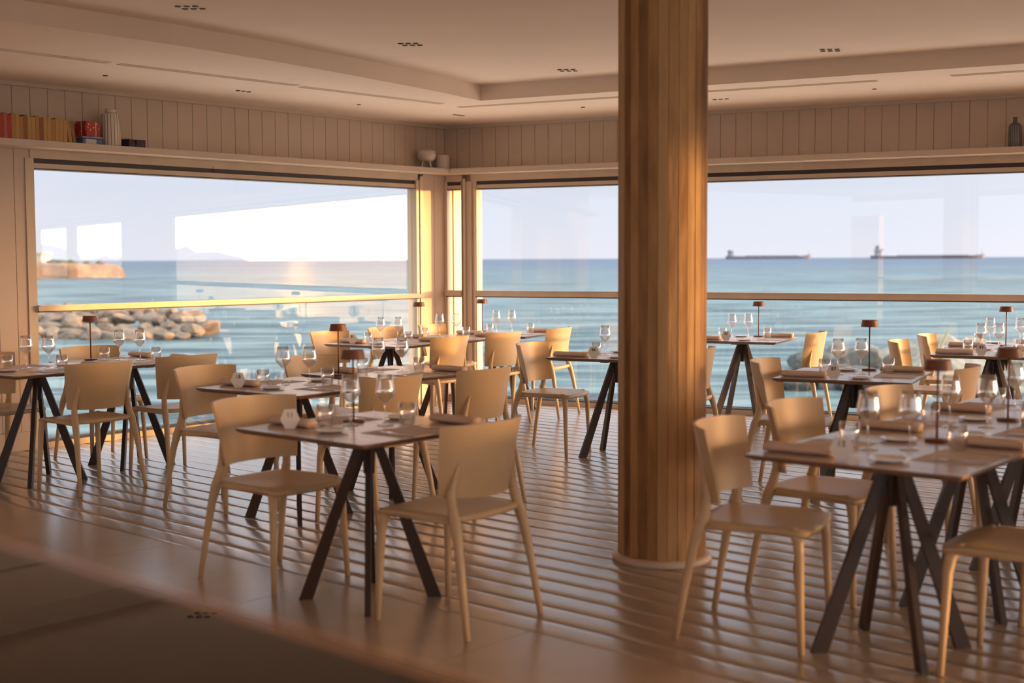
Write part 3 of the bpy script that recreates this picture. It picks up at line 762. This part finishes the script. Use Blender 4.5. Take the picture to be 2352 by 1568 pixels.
bm = bmesh.new(); box(bm, .02, .026, -.0625, -.0602, 0, .118); box(bm, -.0745, -.0722, -.01, -.004, 0, .118); recalc(bm); link('ribbon', bm, mat('white_ribbon', (.7, .6, .55), .6), t)
p = on_shelf(264, 'L', .13)
t = empty('ribbed_vase', (p.x, p.y, SZ)); tag(t, 'tall cream vase with thin brown vertical stripes and a round stopper', 'vase')
VC = mat('cream_ceramic', (.72, .62, .50), .4)
bm = bmesh.new()
rings = []
for r, z in [(.076, 0), (.078, .01), (.077, .10), (.073, .20), (.070, .248), (.066, .256), (.036, .258)]:
    rings.append([((r*(1+.012*math.cos(18*2*math.pi*k/72)))*math.cos(2*math.pi*k/72), (r*(1+.012*math.cos(18*2*math.pi*k/72)))*math.sin(2*math.pi*k/72), z) for k in range(72)])
loft(bm, rings); recalc(bm); link('body', bm, VC, t, smooth=True)
bm = bmesh.new()
for k in range(18):
    a = 2*math.pi*(k+.5)/18
    tube(bm, [(.0765*math.cos(a), .0765*math.sin(a), .004), (.0755*math.cos(a), .0755*math.sin(a), .10), (.0715*math.cos(a), .0715*math.sin(a), .20), (.0685*math.cos(a), .0685*math.sin(a), .25)], [.0022]*4, 6)
recalc(bm); link('stripes', bm, mat('brown_stripe', (.12, .05, .03), .5), t)
bm = bmesh.new(); lathe(bm, [(.030, .2585), (.040, .268), (.042, .285), (.038, .297), (.0005, .298)], 28); recalc(bm); link('stopper', bm, VC, t, smooth=True)
p = on_shelf(316, 'L', .13)
for k, dx in enumerate((-.045, .045)):
    q = p + LU*dx
    t = empty('small_dark_box', (q.x, q.y, SZ), shelf_ang('L')+(.3 if k == 0 else -.1)); tag(t, ('left' if k == 0 else 'right')+' one of two dark plum tartan boxes beside the ribbed vase', 'box', 'dark plum boxes')
    bm = bmesh.new(); box(bm, -.040, .040, -.04, .04, 0, .060); bevel(bm, .002, 1); recalc(bm); link('carton', bm, mat('plum_tartan_%d' % k, (.05, .02, .04), .5, noise=.5, nscale=30), t)
    bm = bmesh.new(); box(bm, -.0415, .0415, -.0415, .0415, .0605, .066); recalc(bm); link('lid', bm, mat('plum_lid_%d' % k, (.07, .03, .05), .5), t)
WC = mat('matt_white_ceramic', (.62, .52, .45), .5)
p = on_shelf(983, 'L', .13)
t = empty('footed_bowl', (p.x, p.y, SZ)); tag(t, 'matt white round bowl on splayed peg legs on the corner shelf', 'bowl')
bm = bmesh.new(); lathe(bm, [(.0005, .062), (.05, .066), (.083, .090), (.096, .125), (.092, .165), (.078, .178), (.072, .176), (.084, .160), (.088, .125), (.07, .09), (.0005, .075)], 36); recalc(bm); link('bowl', bm, WC, t, smooth=True)
for k in range(4):
    a = math.pi/4+k*math.pi/2; bm = bmesh.new(); tube(bm, [(.066*math.cos(a), .066*math.sin(a), 0), (.045*math.cos(a), .045*math.sin(a), .07)], [.007, .010], 10); recalc(bm); link('leg', bm, WC, t, smooth=True)
p = on_shelf(1019, 'L', .15)
t = empty('white_pot', (p.x, p.y, SZ)); tag(t, 'plain white cylindrical pot at the very corner of the shelf', 'pot')
bm = bmesh.new(); lathe(bm, [(.0005, 0), (.068, 0), (.072, .01), (.074, .135), (.070, .14), (.066, .135), (.064, .012), (.0005, .01)], 36); recalc(bm); link('pot_body', bm, WC, t, smooth=True)
def striped_bottle(px, s, label):
    p = on_shelf(px, 'R', .13)
    t = empty('striped_bottle', (p.x, p.y, SZ)); t.scale = (s, s, s); tag(t, label, 'bottle', 'striped ceramic bottles')
    m = mat('dark_striped_ceramic', (.10, .08, .07), .35); tr = m.node_tree; b = tr.nodes['Principled BSDF']
    co = N(tr, 'ShaderNodeTexCoord'); sp_ = N(tr, 'ShaderNodeSeparateXYZ'); tr.links.new(co.outputs['Object'], sp_.inputs[0])
    at_ = N(tr, 'ShaderNodeMath', operation='ARCTAN2'); tr.links.new(sp_.outputs['Y'], at_.inputs[0]); tr.links.new(sp_.outputs['X'], at_.inputs[1])
    mu = N(tr, 'ShaderNodeMath', operation='MULTIPLY'); tr.links.new(at_.outputs[0], mu.inputs[0]); mu.inputs[1].default_value = 22
    sn = N(tr, 'ShaderNodeMath', operation='SINE'); tr.links.new(mu.outputs[0], sn.inputs[0])
    r = N(tr, 'ShaderNodeValToRGB'); tr.links.new(sn.outputs[0], r.inputs[0]); r.color_ramp.elements[0].position = .3; r.color_ramp.elements[0].color = (.07, .06, .06, 1); r.color_ramp.elements[1].position = .8; r.color_ramp.elements[1].color = (.35, .32, .28, 1)
    tr.links.new(r.outputs[0], b.inputs['Base Color'])
    bm = bmesh.new(); lathe(bm, [(.0005, 0), (.048, 0), (.052, .01), (.053, .12), (.050, .175), (.038, .195), (.020, .203)], 36); recalc(bm); link('body', bm, m, t, smooth=True)
    bm = bmesh.new(); lathe(bm, [(.0195, .2031), (.016, .215), (.0155, .235), (.021, .248), (.018, .248), (.012, .235)], 24); recalc(bm); link('neck', bm, mat('olive_glaze', (.10, .08, .05), .35), t, smooth=True)
striped_bottle(2324, 1.0, 'dark bottle vase with pale vertical stripes on the right shelf')
striped_bottle(2362, .82, 'second striped bottle cut off by the right edge of the photo')
# two little screws on the left window header
for k, z in enumerate((2.245, 2.215)):
    p = on_shelf(497, 'L', .012); bm = bmesh.new(); bmesh.ops.create_uvsphere(bm, u_segments=12, v_segments=8, radius=.008)
    o = link('round_sensor', bm, DARKG if k else WHITE, smooth=True, loc=(p.x, p.y, z)); tag(o, ('lower dark' if k else 'upper pale') + ' round stud on the header above the left window', 'stud', 'studs on the header')

# ------------------------------------------------------------------ outside
def rock_bm(seed, sx, sy, sz, sub=3):
    r = random.Random(seed); bm = bmesh.new(); bmesh.ops.create_icosphere(bm, subdivisions=sub, radius=1)
    planes = [(Vector((r.gauss(0, 1), r.gauss(0, 1), r.gauss(0, 1))).normalized(), r.uniform(.55, .85)) for _ in range(9)]
    for v in bm.verts:
        for n, d in planes:
            k = v.co.dot(n)
            if k > d: v.co -= n*(k-d)*.85
        v.co += Vector((r.uniform(-1, 1), r.uniform(-1, 1), r.uniform(-1, 1)))*.02
        v.co = Vector((v.co.x*sx, v.co.y*sy, v.co.z*sz))
    recalc(bm); return bm
SEAZ = -2.0
rk = random.Random(3)
protos = []
for s in range(6):
    bm = rock_bm(s, 1, .9, .75); me = bpy.data.meshes.new('boulder'); bm.to_mesh(me); bm.free(); me.materials.append(ROCK); protos.append(me)
def boulder(x, y, z, s, label, grp):
    o = bpy.data.objects.new('boulder', rk.choice(protos)); C.objects.link(o); o.location = (x, y, z); o.scale = (s*rk.uniform(.9, 1.5), s*rk.uniform(.8, 1.2), s*rk.uniform(.7, 1.0))
    o.rotation_euler = (rk.uniform(-.3, .3), rk.uniform(-.3, .3), rk.uniform(0, 6.28)); tag(o, label, 'rock', grp)
for row, (Y0, zt, n, xr) in enumerate(((56.5, -2.0, 9, 440), (58, -1.85, 9, 470), (60, -1.7, 10, 492), (62.3, -1.5, 10, 485), (64.8, -1.35, 10, 455), (67.6, -1.25, 10, 400), (71, -1.2, 10, 360))):
    for k in range(n):
        px = 50 + (xr-50)*(k+rk.uniform(.3, .7))/n; Y = Y0 + rk.uniform(-.5, .5)
        boulder((px-1176)/FPX*Y, Y, zt + rk.uniform(-.12, .15), rk.uniform(.40, .60), 'tan boulder of the low breakwater seen through the left window', 'boulders of the breakwater')
# rocky shore outside the right window
SHORE = mat('wet_dark_rock', (.05, .06, .06), .8, bump=1.0, bscale=3, col2=(.12, .13, .12), nscale=1.5)
bm = bmesh.new(); nx, ny = 60, 26
g = []
for i in range(nx+1):
    row = []
    for j in range(ny+1):
        X = 7.2 + 26*i/nx; Y = 29 + 26*j/ny
        u = (X/Y-.232)/.17; v = (Y-29)/26
        hgt = 1.0*max(0, math.sin(math.pi*min(1, v*1.1)))*min(1, max(0, u*2.2)) - .25
        hgt += .25*math.sin(X*1.7+.6*Y)*math.sin(Y*1.3+1) + .18*math.sin(X*3.1)*math.sin(Y*2.9)
        row.append(bm.verts.new((X, Y, SEAZ + hgt*.95 - .15)))
    g.append(row)
for i in range(nx):
    for j in range(ny): bm.faces.new((g[i][j], g[i+1][j], g[i+1][j+1], g[i][j+1]))
recalc(bm)
o = link('rocky_shore', bm, mat('pale_shore', (.13, .13, .11), .95, bump=1.0, bscale=2, col2=(.27, .27, .22), nscale=.7)); tag(o, 'pale sandy shore with low rocks seen low through the right window', 'shore')
for k in range(16):
    px = rk.uniform(1830, 2060); Y = rk.uniform(33, 41); boulder((px-1176)/FPX*Y, Y, SEAZ + rk.uniform(.0, .35), rk.uniform(.35, .8), 'dark wet boulder on the shore outside the right window', 'dark boulders on the shore')
for ob in C.objects:
    if ob.name.startswith('boulder') and ob.get('group') == 'dark boulders on the shore':
        pass
darkp = []
for me in protos:
    m2 = me.copy(); m2.materials.clear(); m2.materials.append(SHORE); darkp.append(m2)
for ob in list(C.objects):
    if ob.get('group') == 'dark boulders on the shore': ob.data = darkp[protos.index(ob.data)]
# dry plant on the shore
t = empty('shore_plant', (10.9, 33.0, -1.35)); tag(t, 'dry agave-like plant with a tall stalk on the shore, right window', 'plant')
bm = bmesh.new(); tube(bm, [(0, 0, 0), (.15, 0, .5), (.35, 0, .95)], [.05, .04, .02], 8); recalc(bm); link('stalk', bm, mat('dry_stalk', (.30, .30, .18), .8), t)
bm = bmesh.new()
for k in range(40):
    a = rk.uniform(0, 6.28); L = rk.uniform(.4, .9); w = .03; ex = Vector((math.cos(a), math.sin(a), 0)); sx_ = Vector((-math.sin(a), math.cos(a), 0))
    q0 = Vector((0, 0, .02)); q1 = ex*L*.5+Vector((0, 0, L*.5)); q2 = ex*L+Vector((0, 0, L*.25))
    vs2 = [bm.verts.new(q) for q in (q0-sx_*w, q0+sx_*w, q1+sx_*w, q1-sx_*w)]; tip = bm.verts.new(q2)
    bm.faces.new(vs2); bm.faces.new((vs2[3], vs2[2], tip))
recalc(bm); link('leaves', bm, mat('grey_green_leaf', (.22, .24, .18), .8), t)
# island on the left horizon
t = empty('island', (-104, 268, SEAZ)); tag(t, 'low tan cliff island with bushes and a white building on the left horizon', 'island')
bm = bmesh.new(); n = 48; rings = []
def irad(k, s):
    a = 2*math.pi*k/n; r = 1 + .08*math.sin(3*a+1) + .05*math.sin(7*a); return (20.5*s*r*math.cos(a), 12*s*r*math.sin(a))
for s, z in ((1.04, -.6), (1.0, .3), (.975, 1.8), (.95, 2.55), (.80, 3.0), (.3, 3.2)):
    rings.append([(*irad(k, s*(1+.02*math.sin(k*2.1+z*3))), z) for k in range(n)])
loft(bm, rings); recalc(bm); link('cliff', bm, mat('tan_cliff', (.13, .085, .06), .95, bump=1, bscale=.5, col2=(.26, .165, .10), nscale=.3), t)
BUSH = mat('olive_bush', (.05, .05, .025), .9, noise=.4, nscale=1.0)
for bx, by, bs in ((18.2, 0, .85), (16.2, -2, .7), (13.3, -3, 1.0), (11.8, -4, 1.3), (9.8, -4, 1.25), (6.0, -5, .7), (1.5, -5, 1.1)):
    link('bush', rock_bm(int(bx*10), bs*1.2, bs, bs*.75, 2), BUSH, t, loc=(bx, by, 3.0))
IW = mat('white_render', (.5, .46, .39), .8)
bm = bmesh.new(); box(bm, 3.3, 7.2, -3, 2, 2.8, 4.9); box(bm, 2.9, 7.6, -3.3, 2.3, 4.9, 5.3); box(bm, -4, 3.2, -2, 2, 2.8, 4.2); recalc(bm)
h_ = link('building', bm, IW, t); h_['label'] = 'small white flat-roofed building'
# hills across the bay (seen mirrored in the left window)
bm = bmesh.new(); prev = None
for i in range(41):
    az = math.radians(95.5 + 17*i/40); D = 6200; hh = (40 + 32*math.sin(i*.35+.5) + 16*math.sin(i*1.1) + 12*math.sin(i*2.3))*min(1, i/6+.1)
    hh = max(hh, 6)
    cur = [bm.verts.new((D*math.sin(az), D*math.cos(az), SEAZ-1)), bm.verts.new((D*math.sin(az), D*math.cos(az), hh)), bm.verts.new(((D+900)*math.sin(az), (D+900)*math.cos(az), hh*.8)), bm.verts.new(((D+1800)*math.sin(az), (D+1800)*math.cos(az), SEAZ-1))]
    if prev:
        for q in range(3): bm.faces.new((prev[q], prev[q+1], cur[q+1], cur[q]))
    prev = cur
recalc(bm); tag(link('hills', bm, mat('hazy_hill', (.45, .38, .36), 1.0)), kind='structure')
# ships
def ship(px0, px1, D, label, tall):
    X0, X1 = (px0-1176)/FPX*D, (px1-1176)/FPX*D; L = X1-X0; u = D/FPX    # u: metres per photo pixel there
    t = empty('cargo_ship', (X0, D, SEAZ)); tag(t, label, 'ship', 'bulk carriers on the horizon')
    HUL = MATS.get('ship_hull') or mat('ship_hull', (.13, .13, .17), .8); SUP = MATS.get('ship_white') or mat('ship_white', (.26, .30, .34), .7); DK = MATS.get('ship_dark') or mat('ship_dark', (.08, .14, .18), .7)
    bm = bmesh.new(); B = 16; h = 7.0*u
    sec = lambda x, w, z0, z1: [(x, -w*.8, z0), (x, w*.8, z0), (x, w, z1), (x, -w, z1)]
    loft(bm, [sec(1.2*u, B*.5, -2, h*1.05), sec(6*u, B*.9, -2, h*1.05), sec(L*.2, B, -2, h*.95), sec(L*.88, B, -2, h*.95), sec(L*.965, B*.7, -2, h*1.35), sec(L, B*.08, -2, h*1.65)]); recalc(bm); link('hull', bm, HUL, t)
    bm = bmesh.new()
    for k in range(7):
        x = L*(.24+.09*k); box(bm, x, x+L*.07, -B*.6, B*.6, h*.95, h*.95+1.6*u)
    recalc(bm); link('hatch_covers', bm, HUL, t)
    bm = bmesh.new(); x = 9*u if not tall else 11*u
    hh = (13 if not tall else 16)*u
    box(bm, x, x+(8 if not tall else 11)*u, -B*.6, B*.6, h, h+hh*.75); box(bm, x+1*u, x+(6 if not tall else 14)*u, -B, B, h+hh*.75, h+hh); recalc(bm); link('deckhouse', bm, SUP, t)
    bm = bmesh.new(); fx = x-3*u if not tall else x+1.5*u
    box(bm, fx, fx+(2.5 if not tall else 5)*u, -B*.3, B*.3, h*.9, h+hh*(1.1 if not tall else 1.45)); recalc(bm); link('funnel', bm, DK, t)
    bm = bmesh.new(); tube(bm, [(x+7*u, 0, h+hh), (x+7*u, 0, h+hh*1.7)], [.5*u, .25*u], 6); recalc(bm); link('mast', bm, SUP, t)
    bm = bmesh.new(); tube(bm, [(L*.975, 0, h), (L*.975, 0, h+hh*.9)], [.45*u, .2*u], 6); recalc(bm); link('foremast', bm, HUL, t)
ship(1666, 1862, 3600, 'smaller grey cargo ship on the horizon just right of the column', False)
ship(1999, 2260, 2950, 'larger grey bulk carrier with tall stern deckhouse on the right horizon', True)
